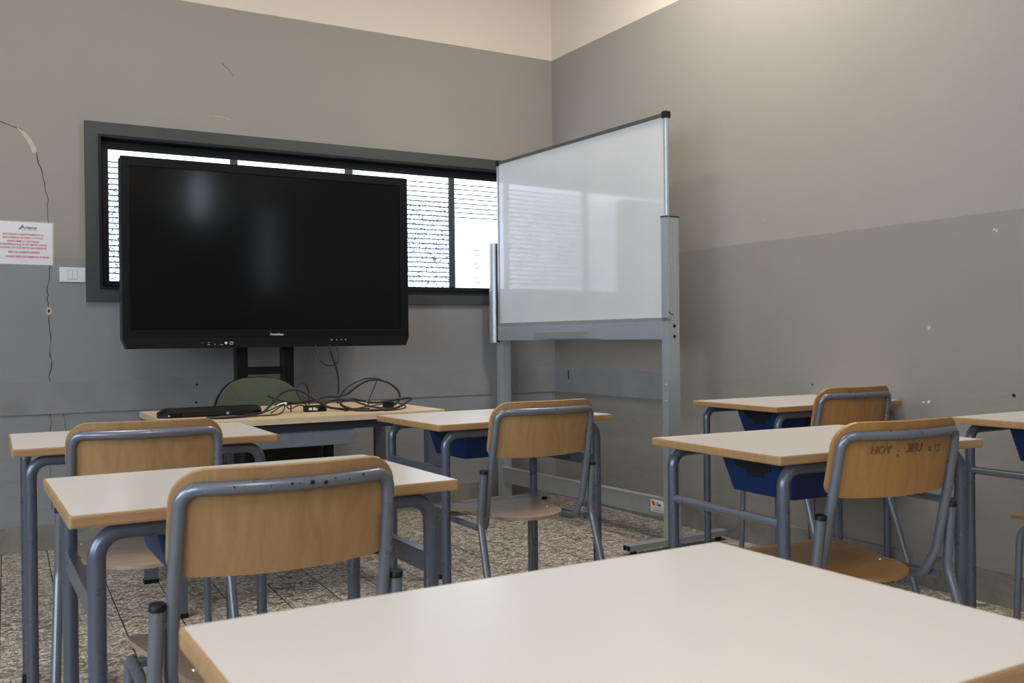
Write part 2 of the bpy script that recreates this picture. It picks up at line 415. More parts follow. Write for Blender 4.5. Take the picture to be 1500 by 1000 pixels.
# windows on the side behind the camera
def far_window(n, a, bq, axis, mt='far'):
    wn = bpy.data.objects.new('window_%d' % n, None); C.objects.link(wn); wn['kind'] = 'structure'
    m = MB().box(a, bq).build('pane', M[mt], wn)
    g = .05
    if axis == 'y':
        f = MB(); f.box((a[0]-g, a[1]-.01, a[2]-g), (bq[0]+g, bq[1]+.02, a[2])); f.box((a[0]-g, a[1]-.01, bq[2]), (bq[0]+g, bq[1]+.02, bq[2]+g)); f.box((a[0]-g, a[1]-.01, a[2]), (a[0], bq[1]+.02, bq[2])); f.box((bq[0], a[1]-.01, a[2]), (bq[0]+g, bq[1]+.02, bq[2]))
    else:
        f = MB(); f.box((a[0]-.01, a[1]-g, a[2]-g), (bq[0]+.02, bq[1]+g, a[2])); f.box((a[0]-.01, a[1]-g, bq[2]), (bq[0]+.02, bq[1]+g, bq[2]+g)); f.box((a[0]-.01, a[1]-g, a[2]), (bq[0]+.02, a[1], bq[2])); f.box((a[0]-.01, bq[1], a[2]), (bq[0]+.02, bq[1]+g, bq[2]))
    f.build('window_frame', M['casing'], wn)
far_window(2, (2.79, YB, 2.72), (2.88, YB+.02, 3.3), 'y', 'far_b')
far_window(5, (XW-.02, -2.5, 1.7), (XW, -2.1, 2.7), 'x', 'far_s')
far_window(3, (XL, -2.6, 1.1), (XL+.02, -.6, 2.6), 'x')
far_window(4, (XL, .4, 1.1), (XL+.02, 2.4, 2.6), 'x')

# ------------------------------------------------------------------ student desk
HD = .76
def make_desk(bar, label, tray=True):
    t = thing('student_desk', label, 'desk')
    top = MB().prism(rrect(-.3455, -.2455, .3455, .2455, .002, 2), HD-.021, HD).build('tabletop', M['top'], t)
    e = MB(); prof = [(0, -.0208), (.003, -.0208), (.0045, -.017), (.0045, -.004), (.0032, -.0008), (0, -.0002)]
    base = rrect(-.3455, -.2455, .3455, .2455, .002, 4); n = len(base); vs = []
    for i in range(n):
        a = Vector(base[i-1]); c = Vector(base[(i+1) % n]); d = (c-a).normalized(); nr = Vector((d.y, -d.x))
        for o, z in prof: vs.append((base[i][0]+nr.x*o, base[i][1]+nr.y*o, HD+z))
    k = len(prof); e.add(vs, [(i*k+j, ((i+1) % n)*k+j, ((i+1) % n)*k+j+1, i*k+j+1) for i in range(n) for j in range(k-1)], False)
    e.build('edge_band', M['edge'], top, fix=True)
    r = .015; zt = HD-.022-r; lx = .305; ly = .212; rb = .085
    for sy in (-1, 1):
        MB().tube([(-lx+rb, sy*ly, zt), (lx-rb, sy*ly, zt)], r, 16).build('top_rail', M['tube_b'], t)
        for sx in (-1, 1):
            p = fillet([(sx*lx, sy*ly, .018), (sx*lx, sy*ly, zt), (sx*(lx-rb-.002), sy*ly, zt)], rb, 10)
            lg = MB().tube(p, r, 16).build('leg', M['tube_b'], t)
            MB().tube([(sx*lx, sy*ly, 0), (sx*lx, sy*ly, .02), (sx*lx, sy*ly, .03)], [.0165, .0165, .0155], 14).build('leg_tip', M['cap'], lg)
    for sx in (-1, 1):
        if bar == 'round': MB().tube([(sx*lx, -ly, .595), (sx*lx, ly, .595)], .0115, 14).build('side_bar', M['tube'], t)
        else: MB().box((sx*lx-.010, -ly, .575), (sx*lx+.010, ly, .615), bev=.002).build('side_bar', M['tube_b'], t)
    if tray:
        # tapered open tray hung under the top
        def lvl(z):
            f = (z-.622)/(.734-.622); return (.172+.03*f, -.098-.028*f, .132+.022*f)
        tb = MB(); out = []
        zs = [.622, .70, .722, .734]
        for z in zs:
            hx, y0, y1 = lvl(z); out.append([(x, y, z) for x, y in rrect(-hx, y0, hx, y1, .018, 4)])
        n = len(out[0]); vs = [p for q in out for p in q]
        fs = [(i*n+j, i*n+(j+1) % n, (i+1)*n+(j+1) % n, (i+1)*n+j) for i in range(3) for j in range(n)]+[tuple(range(n))[::-1]]
        tb.add(vs, fs, False)
        ins = []
        for z in (.734, .626):
            hx, y0, y1 = lvl(z); ins.append([(x, y, z) for x, y in rrect(-hx+.003, y0+.003, hx-.003, y1-.003, .016, 4)])
        vs = [p for q in ins for p in q]; tb.add(vs, [(j, (j+1) % n, n+(j+1) % n, n+j) for j in range(n)]+[tuple(range(n, 2*n))])
        vs = out[-1]+ins[0]; tb.add(vs, [(j, (j+1) % n, n+(j+1) % n, n+j) for j in range(n)])
        tr = tb.build('storage_tray', M['blue'], t); tr['label'] = 'blue plastic tray under the tabletop'
        # stepped grip openings on the two ends, wide openings on the long sides
        for sx in (-1, 1):
            pl = [(-.085, .733), (-.085, .712), (-.062, .706), (-.06, .688), (-.03, .683), (-.028, .668), (.035, .668), (.037, .683), (.07, .69), (.074, .712), (.095, .716), (.095, .733)]
            m = MB(); vs = []
            for o in (.0012, -.002):
                for y, z in pl: vs.append((sx*(lvl(z)[0]+o), y+.015, z))
            n2 = len(pl); m.add(vs, [tuple(range(n2)), tuple(range(n2, 2*n2))]+[(i, (i+1) % n2, n2+(i+1) % n2, n2+i) for i in range(n2)])
            m.build('grip_opening', M['hole'], tr)
        pl = [(-.06, .732), (-.055, .645), (.13, .645), (.14, .732)]; vs = []
        for o in (-.0012, .002):
            for x, z in pl: vs.append((x, lvl(z)[1]+o, z))
        MB().add(vs, [(0,1,2,3), (4,5,6,7)]+[(i, (i+1) % 4, 4+(i+1) % 4, 4+i) for i in range(4)]).build('side_opening', M['hole'], tr)
        for sx in (-1, 1): MB().box((sx*.212-.008, -.2, .7255), (sx*.212+.008, .2, .739)).build('tray_runner', M['tube'], t)
    return t

def at(o, x, y, deg): o.location = (x, y, 0); o.rotation_euler = (0, 0, R(deg))

flat = make_desk('flat', 'white-topped student desk with blue tray, in the middle before the whiteboard')
flat_no = make_desk('flat', 'white-topped student desk at the far left, nearest the black screen', tray=False)
rnd = make_desk('round', 'white-topped student desk with blue tray, beyond the chair with scribbled backrest')
DG = 'white student desks with tubular legs'
for o in (flat, flat_no, rnd): o['group'] = DG
def dup(o, label): c = copy_tree(o); c['label'] = label; return c
at(flat, 1.673, 3.006, 1.0)
at(flat_no, .474, 3.038, -1.5)
at(rnd, 1.975, 1.789, -3.2)
dB = dup(flat, 'white-topped student desk at the left, behind the largest plywood chair back'); at(dB, .498, 1.915, .2)
dE = dup(rnd, 'white-topped student desk touching the right wall beside the whiteboard'); at(dE, 3.066, 2.873, -1.9)
dF = dup(rnd, 'white-topped student desk against the right wall, cut off by the right edge of the picture'); at(dF, 3.065, 1.66, 0); dF.scale = (.96, 1, 1.014)
dG = copy_tree(flat_no); dG['label'] = 'bare white student desk in the foreground, closest to the camera'; at(dG, .5335, .716, .4)

# ------------------------------------------------------------------ student chair
def make_chair(ply, label):
    t = thing('student_chair', label, 'chair')
    r = .0115; SL = .205
    def by(z): return -.215-(z-.66)*.235
    # back frame: tube up both sides and over the top
    def side(s):
        return [(s*.150, -.075, .436), (s*.168, -.145, .432), (s*.180, by(.50), .50), (s*.1795, by(.66), .66)]
    L = side(-1); Rr = side(1)
    top = [(-.1745, by(.806)+.004, .806)]+[(x, by(.806)-.036*(1-(x/.175)**2), .806) for x in (-.12, -.06, 0, .06, .12)]+[(.1745, by(.806)+.004, .806)]
    pts = fillet(L+top+Rr[::-1], [.03, .06, .3, .052, .3, .3, .3, .3, .3, .052, .3, .06, .03], 6)
    bf = MB().tube(pts, r, 14).build('back_frame', M['tube'], t)
    for sx in (-1, 1):
        # front leg and seat rail
        p = fillet([(sx*.198, .20, .012), (sx*.190, .185, .428), (sx*.202, -.165, .436)], .045, 8)
        lg = MB().tube(p, r*.95, 14).build('leg', M['tube'], t)
        MB().tube([(sx*.1985, .2005, 0), (sx*.198, .2, .022)], .0135, 12).build('leg_tip', M['cap'], lg)
        # rear leg: capped stub above the seat, bent back towards the floor
        p = fillet([(sx*.223, -.335, .012), (sx*.208, -.186, .462), (sx*.2035, -.204, .618)], .10, 6)
        lg = MB().tube(p, r*1.05, 14).build('leg', M['tube'], t)
        MB().tube([(sx*.2232, -.338, 0), (sx*.2227, -.332, .022)], .014, 12).build('leg_tip', M['cap'], lg)
        MB().tube([(sx*.2037, -.2035, .612), (sx*.2035, -.2047, .6225), (sx*.2035, -.2048, .6235)], [.013, .013, .011], 14).build('leg_cap', M['cap'], lg)
        for z in (.475, .585): MB().box((sx*.192-.008, by(z)-.004, z-.006), (sx*.192+.008, by(z)+.004, z+.006)).build('weld', M['tube'], bf)
    MB().tube([(-.19, .12, .432), (.19, .12, .432)], r*.8, 10).build('cross_bar', M['tube'], t)
    # backrest
    hw, z0, z1 = .190, .662, .836; rc, rb = .055, .03; cols = []
    xs = [-1, -.99, -.965, -.93, -.88, -.82, -.75, -.6, -.4, -.2, 0]; xs = xs+[-x for x in xs[-2::-1]]
    for u in xs:
        x = u*hw; d = hw-abs(x)
        zt = z1-(rc-math.sqrt(max(0, rc*rc-(rc-d)**2)) if d < rc else 0)
        zb = z0-.006*(1-u*u)+(rb-math.sqrt(max(0, rb*rb-(rb-d)**2)) if d < rb else 0)
        if abs(u) == 1: zt = z1-rc*.95; zb = z0+rb*.95
        col = []
        for j in range(11):
            z = zb+(zt-zb)*j/10; col.append(Vector((x, by(z)+.0135-.038*(1-u*u), z)))
        cols.append(col)
    br = MB().panel(cols, .009, lambda p: (0, 1, .2)).build('backrest', M[ply], t)
    # seat
    cols = []; f = .225
    def hwid(y):
        if y > -.07: return .142+.048*min(1, (y+.07)/.23)-(.02-math.sqrt(max(0, .02**2-max(0, y-f+.02)**2)))
        q = (-.07-y)/.137; return .142*math.sqrt(max(0, 1-q**2.1))
    ys = [f-.0002, f-.004, f-.01, f-.02, .17, .12, .06, 0, -.05, -.09, -.13, -.16, -.18, -.193, -.201, -.2055, -.2068]
    for y in ys:
        h = max(hwid(y), .004); col = []
        for j in range(13):
            u = -1+2*j/12; x = u*h
            z = .459+.004*abs(u)**2*min(1, h/.14)-.004*math.cos((y)/.2*1.2)-(.05*max(0, y-.14)**2*20)
            col.append(Vector((x, y, z)))
        cols.append(col)
    st = MB().panel(cols, .010, lambda p: (0, 0, -1)).build('seat', M['seat'] if ply == 'ply' else M['ply_d'], t)
    for x, y in ((-.155, .15), (.155, .15), (-.118, -.055), (.118, -.055)): MB().tube([(x, y, .4555), (x, y, .4605), (x, y, .4615)], [.005, .005, .0025], 10).build('rivet', M['rivet'], st)
    return t, br

CG = 'plywood student chairs with grey tube frames'
ch, _ = make_chair('ply', 'tan plywood student chair in the middle, facing the whiteboard'); ch['group'] = CG
chd, br_d = make_chair('ply_d', 'orange-brown plywood student chair with scribbled writing on its backrest'); chd['group'] = CG
at(ch, 1.626, 2.814, -1.2)
cB = dup(ch, 'largest tan plywood student chair, at the left foreground desk, with chipped back tube'); at(cB, .472, 1.784, -.2)
cA = dup(ch, 'tan plywood student chair at the far-left desk, in front of the teacher desk'); at(cA, .441, 2.817, -6)
cE = dup(chd, 'small-looking orange-brown plywood chair farthest right-hand row, at the desk beside the whiteboard'); at(cE, 2.981, 2.717, -4)
cE['label'] = 'orange-brown plywood student chair at the desk touching the right wall by the whiteboard'
cF = dup(chd, 'student chair cut by the right edge, only seat corner and front leg showing'); at(cF, 3.07, 1.59, 0)
at(chd, 1.932, 1.703, -7)
# scribbles on that one backrest only (added after copying)
def byy(z): return -.215-(z-.66)*.235
for s, x, z, sz in (('HOY', -.075, .770, .026), (';', -.028, .764, .028), ('3EU', .020, .771, .030), ('s', .074, .768, .026)):
    u = x/.19
    text_mesh('scribble', s, sz, M['marker'], br_d, (x, byy(z)+.0135-.038*(1-u*u)-.0016, z), (R(103), 0, R(22*u)), .0012)
m = MB(); cx, cz = .106, .770
for rr in (.012, ):
    m.tube([(cx+rr*math.cos(a*PI/9), byy(cz)+.0135-.038*(1-(cx/.19)**2)+.0002+.38*rr*math.cos(a*PI/9), cz+rr*1.1*math.sin(a*PI/9)) for a in range(18)], .0009, 6, closed=True)
for dx in (-.004, .005): m.box((cx+dx-.001, byy(cz)+.0115-.038*(1-(cx/.19)**2), cz), (cx+dx+.001, byy(cz)+.0145-.038*(1-(cx/.19)**2), cz+.004))
m.build('scribble', M['marker'], br_d)
# worn chips on the big chair's top tube
bfB = [c for c in cB.children if c.name.startswith('back_frame')][0]
for x, w_ in ((-.10, .006), (-.085, .003), (-.045, .004), (-.012, .008), (.0, .004), (.022, .014), (.045, .012), (.062, .006), (.088, .004), (.115, .008)):
    yy = byy(.806)-.036*(1-(x/.175)**2); a = R(random.uniform(-10, 40))
    nrm = Vector((0, -math.cos(a), math.sin(a)*.6)).normalized()
    MB().tube([Vector((x, yy, .806))+nrm*.0107, Vector((x, yy, .806))+nrm*.0119], [w_*.3, w_*.26], 7).build('paint_chip', M['cap'], bfB)

# ------------------------------------------------------------------ teacher desk
ZT = .735
td = thing('teacher_desk', 'light beech teacher desk with grey metal frame, under the black screen', 'desk', (1.238, 4.02, 0), 0)
tt = MB().box((-.56, -.36, ZT-.026), (.56, .36, ZT), bev=.002).build('tabletop', M['beech'], td)
MB().box((-.561, -.3615, ZT-.0255), (.561, -.3600, ZT-.003)).build('edge_band', M['beech_edge'], tt)
MB().box((-.50, -.335, ZT-.060), (.50, -.30, ZT-.0262)).build('front_beam', M['dframe'], td)
MB().box((-.50, .27, ZT-.070), (.50, .30, ZT-.0262)).build('rear_beam', M['dframe'], td)
for sx in (-1, 1): MB().box((sx*.53-.028, -.335, ZT-.066), (sx*.53+.028, .335, ZT-.0262)).build('side_beam', M['tframe'], td)
for sx in (-1, 1):
    for sy in (-1, 1):
        lg = MB().box((sx*.53-.028, sy*.305-.02, .015), (sx*.53+.028, sy*.29+.02, ZT-.06), bev=.003).build('leg', M['tframe'], td)
        MB().box((sx*.53-.029, sy*.305-.021, 0), (sx*.53+.029, sy*.305+.021, .018)).build('leg_tip', M['cap'], lg)
dr = MB().box((-.30, -.322, .612), (.165, -.306, .682), bev=.001)
dr.box((-.29, -.306, .614), (.155, .1, .675)); dr.build('drawer', M['drawer'], td)

# ------------------------------------------------------------------ teacher chair
tc = thing('office_chair', 'office chair with rounded olive green back and black frame behind the teacher desk', 'chair', (1.272, 4.50, 0), R(180))
def oval(hw, z0, z1, y0, bow, n=25):
    cols = []
    for i in range(n):
        u = -1+2*i/(n-1); u = math.sin(u*PI/2); x = u*hw
        h = (1-abs(u)**2.8)**(1/2.0)
        zt = z0+(z1-z0)*(.45+.55*h)-(0 if abs(u) < .999 else .002); zb = z0+(z1-z0)*(.45-.45*(1-abs(u)**6)**.5)
        col = [Vector((x, y0+bow*(u*u), zb+(zt-zb)*j/8)) for j in range(9)]; cols.append(col)
    return cols
# local +y faces the class (chair turned by 180 deg): the padded front is towards the camera
bk = MB().panel(oval(.215, .52, .856, -.19, .05), .035, lambda p: (0, 1, 0)).build('backrest', M['green'], tc)
MB().panel(oval(.221, .505, .859, -.215, .05), .022, lambda p: (0, 1, 0)).build('back_shell', M['cap'], bk)
MB().prism(rrect(-.205, -.2, .205, .24, .05), .45, .545).build('seat', M['cap'], tc)
MB().tube(fillet([(0, -.23, .60), (0, -.24, .40), (0, 0, .40)], .05), .016).build('back_bar', M['cap'], tc)
for sx in (-1, 1):
    m = MB(); m.box((sx*.29-.022, -.03, .42), (sx*.29+.022, .05, .66), bev=.006); m.box((sx*.29-.028, -.13, .655), (sx*.29+.028, .14, .685), bev=.008); m.box((sx*.29-.02, -.02, .42), (sx*.2, .04, .436)); m.build('armrest', M['cap'], tc)
MB().tube([(0, 0, .10), (0, 0, .44)], .025, 16).build('gas_column', M['cap'], tc)
for k in range(5):
    a = R(20+72*k); ex, ey = .29*math.cos(a), .29*math.sin(a)
    lg = MB().tube([(0, 0, .12), (ex*.5, ey*.5, .105), (ex, ey, .075)], [.028, .02, .015], 10).build('base_arm', M['cap'], tc)
    m = MB(); m.tube([(ex-.022*math.sin(a), ey+.022*math.cos(a), .028), (ex+.022*math.sin(a), ey-.022*math.cos(a), .028)], .028, 16); m.tube([(ex, ey, .04), (ex, ey, .085)], .008, 8); m.build('caster', M['cap'], lg)

# ------------------------------------------------------------------ interactive screen and its stand
tv = thing('interactive_display', 'large black flat interactive screen on a stand before the window', 'screen', (1.407, 4.80, 1.0), 0)
HX = .736
b = MB()
# body behind the front face
b.box((-HX, .012, .052), (HX, .075, .916), bev=.006)
b.box((-.55, .07, .15), (.55, .105, .80), bev=.01)
b.build('housing', M['tvb'], tv)
# bezel: wide bottom rail, thin sides
bz = MB(); bz.box((-HX, -.004, .052), (HX, .013, .092), bev=.002); bz.box((-HX, -.004, .876), (HX, .013, .920), bev=.002)
bz.box((-HX, -.004, .090), (-HX+.038, .013, .878), bev=.002); bz.box((HX-.046, -.004, .090), (HX, .013, .878), bev=.002)
bz.build('bezel', M['tvb'], tv)
MB().box((-HX+.036, .002, .088), (HX-.044, .014, .879)).build('screen', M['screen'], tv)
# lower control bar, tapering in at the bottom
sp = MB(); vs = [(-HX, -.008, .055), (HX, -.008, .055), (HX-.022, -.012, .004), (-HX+.018, -.012, .004), (-HX, .07, .055), (HX, .07, .055), (HX-.022, .06, .004), (-HX+.018, .06, .004)]
sp.add(vs, [(0,1,2,3), (4,5,6,7), (0,1,5,4), (3,2,6,7), (0,3,7,4), (1,2,6,5)]); cb = sp.build('control_bar', M['tvb'], tv)
text_mesh('logo', 'Promethean', .0165, M['lightprint'], tv, (.002, -.0050, .069), (R(90), 0, 0), .0006, xs=.85, bold=.0003)
m = MB()
m.box((-.262, -.0125, .022), (-.250, -.0095, .034)); m.box((-.238, -.0125, .020), (-.222, -.0095, .023)); m.box((-.238, -.0125, .031), (-.222, -.0095, .034)); m.box((-.238, -.0125, .02), (-.236, -.0095, .034)); m.box((-.224, -.0125, .02), (-.222, -.0095, .034))
m.box((-.285, -.0125, .019), (-.272, -.0095, .021)); m.box((-.345, -.0125, .030), (-.335, -.0095, .032)); m.box((-.345, -.0125, .020), (-.335, -.0095, .022)); m.box((-.312, -.0125, .02), (-.308, -.0095, .024)); m.box((-.371, -.0125, .028), (-.368, -.0095, .031))
m.build('port_icons', M['lightprint'], cb)
m = MB()
for i, x in enumerate((.288, .317, .342, .366)): m.box((x, -.0115, .036), (x+(.004 if i else .006), -.0085, .040))
m.build('button_icons', M['white'], cb)

st = thing('display_stand', 'black steel floor stand carrying the large screen', 'stand', (1.386, 4.955, 0), 0)
for sx in (-1, 1): MB().box((sx*.1215-.03, -.03, .06), (sx*.1215+.03, .03, 1.70), bev=.004).build('post', M['standm'], st)
MB().box((-.10, -.022, .862), (.10, .0, .902)).build('cross_bar', M['standm'], st)
MB().box((-.10, -.02, .30), (.10, .0, .34)).build('cross_bar', M['standm'], st)
MB().box((-.35, -.049, 1.25), (.35, -.030, 1.33)).build('mount_plate', M['standm'], st)
MB().box((-.35, -.049, 1.55), (.35, -.030, 1.63)).build('mount_plate', M['standm'], st)
MB().box((-.55, -.035, .05), (.55, .035, .09)).build('base_beam', M['standm'], st)
for sx in (-1, 1):
    lg = MB().box((sx*.55-.03, -.30, .045), (sx*.55+.03, .30, .085)).build('foot', M['standm'], st)
    for sy in (-1, 1): MB().cyl((sx*.55, sy*.265, .0235), .0235, .03, 'x').build('caster', M['standm'], lg)

# ------------------------------------------------------------------ soundbar, cables, adapters on the teacher desk
sb = thing('soundbar', 'long black electronic bar lying on the left of the teacher desk', 'electronics', (.885, 3.95, ZT), R(-1))
b = MB(); prof = [(-.055, 0), (.055, 0), (.055, .03), (.04, .042), (-.03, .042), (-.055, .022)]; n = len(prof); xs = [-.205, -.175, .18, .195]; sh = [.5, .85, .85, .8]; vs = []
for x, k in zip(xs, sh): vs += [(x, y*k, z*k) for y, z in prof]
fs = [(i*n+j, i*n+(j+1) % n, (i+1)*n+(j+1) % n, (i+1)*n+j) for i in range(3) for j in range(n)]+[tuple(range(n)), tuple(range(3*n, 4*n))]
b.add(vs, fs); b.build('casing', M['tvb'], sb)
MB().box((-.12, -.0562, .006), (.16, -.0535, .018)).build('grille', M['cap'], sb)
m = MB(); m.cyl((.055, -.0565, .012), .006, .002, 'y', 14); m.cyl((-.17, -.05, .010), .004, .006, 'y', 10); m.build('connector', M['steel'], sb)

def cable(pts, r, name, label, grp=None, sub=8):
    r *= 1.25
    pp_ = [Vector((p.x, p.y, max(p.z, .7353+r))) for p in smooth_path(pts, sub)]
    o = MB().tube(pp_, r, 8).build(name, M['cable']); return tag(o, label, 'cable', grp)
LG = None
# each cable is its own thing; all lie in a loose pile on the desk
cable([(.829,3.775,.7395),(.917,3.745,.7395),(1.050,3.82,.745),(1.089,3.85,.761),(1.123,3.86,.795),(1.158,3.87,.822),(1.207,3.88,.832),(1.250,3.88,.819),(1.291,3.87,.791),(1.344,3.86,.756),(1.395,3.85,.745),(1.45,3.84,.741),(1.52,3.82,.739)], .0042, 'power_cable', 'thick black cable arching from the black bar over the left of the desk')
cable([(1.040,3.80,.744),(1.086,3.80,.758),(1.142,3.80,.778),(1.136,3.80,.748),(1.10,3.78,.739),(1.03,3.77,.739),(.95,3.74,.7385)], .0022, 'signal_cable', 'thin black wire looping beside the right end of the black bar')
cable([(1.125,3.97,.806),(1.170,3.96,.785),(1.228,3.95,.773),(1.279,3.95,.774),(1.324,3.95,.782),(1.373,3.96,.792),(1.426,3.97,.790),(1.479,3.98,.799),(1.527,3.98,.831),(1.569,3.97,.853),(1.608,3.95,.858),(1.653,3.93,.844),(1.692,3.92,.812),(1.699,3.91,.775),(1.672,3.9,.749),(1.616,3.89,.741)], .0042, 'power_cable', 'thick black cable with the tallest arch, on the right half of the desk')
cable([(1.278,3.91,.755),(1.237,3.90,.797),(1.225,3.90,.832),(1.243,3.90,.854),(1.267,3.90,.850),(1.281,3.91,.815),(1.290,3.93,.758)], .0018, 'signal_cable', 'thin black wire in a small upright loop before the green chair back')
cable([(1.45,3.90,.739),(1.425,3.91,.762),(1.424,3.92,.788),(1.449,3.92,.823),(1.494,3.93,.848),(1.541,3.935,.864),(1.580,3.93,.866),(1.61,3.92,.862)], .0026, 'signal_cable', 'black wire rising just left of the tallest cable arch')
cable([(1.597,3.925,.853),(1.576,3.92,.812),(1.556,3.915,.771),(1.55,3.91,.741)], .0018, 'signal_cable', 'short thin wire hanging down from the top of the tallest arch')
cable([(1.528,3.87,.765),(1.578,3.85,.764),(1.630,3.84,.771),(1.688,3.84,.778),(1.722,3.84,.777),(1.700,3.83,.762),(1.64,3.80,.742),(1.57,3.75,.7395),(1.50,3.74,.7395),(1.45,3.78,.7395),(1.405,3.85,.760),(1.420,3.87,.778),(1.466,3.88,.782),(1.528,3.88,.768)], .0042, 'power_cable', 'thick black cable in a flat coil at the right end of the desk')
cable([(1.30,3.87,.752),(1.36,3.87,.775),(1.405,3.87,.783),(1.46,3.86,.776),(1.52,3.83,.752),(1.58,3.79,.741)], .0034, 'power_cable', 'black cable crossing low behind the power adapter into the coil')
cable([(1.10,3.85,.7395),(1.157,3.85,.772),(1.180,3.85,.754),(1.226,3.87,.766),(1.262,3.89,.758)], .002, 'signal_cable', 'thin black wire zigzagging between the black bar and power adapter')
cable([(1.54,3.70,.739),(1.62,3.73,.7395),(1.68,3.80,.745),(1.66,3.86,.757),(1.58,3.88,.752),(1.48,3.86,.742),(1.40,3.80,.7385)], .0022, 'signal_cable', 'thin black wire ring lying around the right-hand coil')
cable([(1.685,4.79,1.01),(1.682,4.75,.96),(1.640,4.55,.88),(1.586,4.38,.82),(1.552,4.30,.765),(1.540,4.27,.740)], .0034, 'power_cable', 'black cable dropping from the screen straight down to the desk')
cable([(1.604,4.77,1.008),(1.603,4.74,.96),(1.628,4.72,.916),(1.665,4.71,.905),(1.702,4.72,.921),(1.720,4.75,.965),(1.718,4.77,1.006)], .0034, 'power_cable', 'black cable hanging in a U loop below the right of the screen')
pa = thing('power_adapter', 'small black power adapter with white label amid the cables', 'adapter', (1.305, 3.90, ZT), R(4))
MB().box((-.045, -.022, 0), (.045, .022, .026), bev=.004).build('body', M['cap'], pa)
m = MB(); m.box((-.036, -.0226, .008), (-.022, -.0215, .018)); m.box((-.017, -.0226, .006), (.004, -.0215, .019)); m.build('label', M['white'], pa)
pp = thing('cable_connector', 'black plug with bright metal pins at the right end of the cable pile', 'plug', (1.625, 3.86, ZT), R(20))
MB().box((-.026, -.012, 0), (.022, .012, .028), bev=.004).build('body', M['cap'], pp)
m = MB(); m.cyl((.014, -.005, .031), .003, .014, 'z', 8); m.cyl((.014, .006, .031), .003, .014, 'z', 8); m.build('pin', M['rivet'], pp)
pw = thing('cable_connector', 'white tipped plug lying left of the power adapter', 'plug', (1.180, 3.93, ZT+.0), R(-8))
m = MB(); m.tube([(-.028, 0, .030), (-.010, 0, .034), (.012, 0, .036)], [.002, .006, .007], 8); m.build('tip', M['white'], pw)
m = MB(); m.tube([(.012, 0, .036), (.04, 0, .038), (.06, 0, .034)], [.008, .007, .004], 8); m.tube([(.03, 0, .034), (.03, 0, 0)], .003, 6); m.build('body', M['cap'], pw)

# ------------------------------------------------------------------ whiteboard on a wheeled-style frame
# local x runs along the board away from the camera, local y points out of the written side
ang = math.atan2(1.554, -.087)
wbp = thing('whiteboard', 'large white whiteboard in a grey steel floor frame in the corner', 'whiteboard', (2.981, 3.605, 0), ang)
LW = 1.53
bd = MB().box((.02, -.026, 1.128), (LW-.02, -.006, 2.112)).build('board', M['board'], wbp)
MB().box((.0, -.030, 2.108), (LW-.0, -.000, 2.126), bev=.002).build('board_frame', M['frame_d'], bd)
MB().box((.0, -.030, 1.108), (LW, -.000, 1.130), bev=.002).build('board_frame', M['steel'], bd)
m = MB(); m.tube([(.012, -.014, 1.12), (.012, -.014, 2.116)], .0135, 14); m.build('side_profile', M['alu'], bd)
m = MB(); m.box((LW-.016, -.028, 1.12), (LW-.002, -.001, 2.12)); m.build('side_profile', M['alu'], bd)
for x in (.012, LW-.01): MB().box((x-.016, -.032, 2.100), (x+.016, .003, 2.134), bev=.004).build('corner_cap', M['cap'], bd)
# posts
MB().box((.0, -.080, .05), (.042, .0, 1.622), bev=.002).build('post', M['alu'], wbp)
p2 = MB(); p2.box((LW-.02, -.080, .05), (LW+.05, -.022, 1.60), bev=.002); p2.build('post', M['alu'], wbp)
MB().tube([(LW+.048, -.012, 1.01), (LW+.048, -.012, 1.628)], .036, 20).build('post_sleeve', M['alu'], wbp)
MB().box((LW+.001, -.012, 1.012), (LW+.011, .002, 1.62)).build('gap_strip', M['cap'], wbp)
MB().box((-.001, -.082, 1.618), (.044, .001, 1.624)).build('post_cap', M['cap'], wbp)
# cross members
MB().box((.042, -.020, 1.022), (LW+.02, -.0, 1.110), bev=.002).build('upper_rail', M['alu'], wbp)
lr = MB().box((.042, -.045, .145), (LW-.02, -.012, .236), bev=.002).build('lower_rail', M['steel'], wbp)
MB().box((.044, -.046, .234), (LW-.02, -.010, .2385)).build('rail_lip', M['alu'], lr)
stk = MB().box((.044, -.0125, .166), (.148, -.0108, .226)).build('sticker', M['white'], wbp); stk['label'] = 'white maker sticker with orange squares'
m = MB(); m.box((.122, -.0109, .203), (.138, -.0098, .219)); m.box((.115, -.0109, .196), (.131, -.0094, .212)); m.build('emblem', M['orange'], stk)
text_mesh('sticker_text', 'Zan', .022, M['dark'], stk, (.106, -.0098, .204), (R(90), 0, R(180)), .0004, align='LEFT', bold=.0006)
m = MB(); m.box((.055, -.0109, .186), (.137, -.0100, .1875)); m.box((.055, -.0109, .181), (.125, -.0100, .1822)); m.build('sticker_line', M['steel'], stk)
m = MB(); m.box((.055, -.0109, .171), (.137, -.0100, .173)); m.box((.06, -.0109, .1755), (.12, -.0100, .1768)); m.build('sticker_line', M['red'], stk)
# feet, each a flat bar with black open ends
for x in (.02, LW+.015):
    ft = MB().box((x-.028, -.39, .022), (x+.028, .255, .05), bev=.0015).build('foot', M['steel'], wbp)
    for y, s in ((.2545, 1), (-.3895, -1)):
        for dx in (-.013, .013): MB().box((x+dx-.0105, y-.003, .026), (x+dx+.0105, y+.003, .046)).build('end_cap', M['cap'], ft)
    for y in (.215, -.35): MB().cyl((x, y, .011), .016, .022, 'z').build('foot_pad', M['cap'], ft)
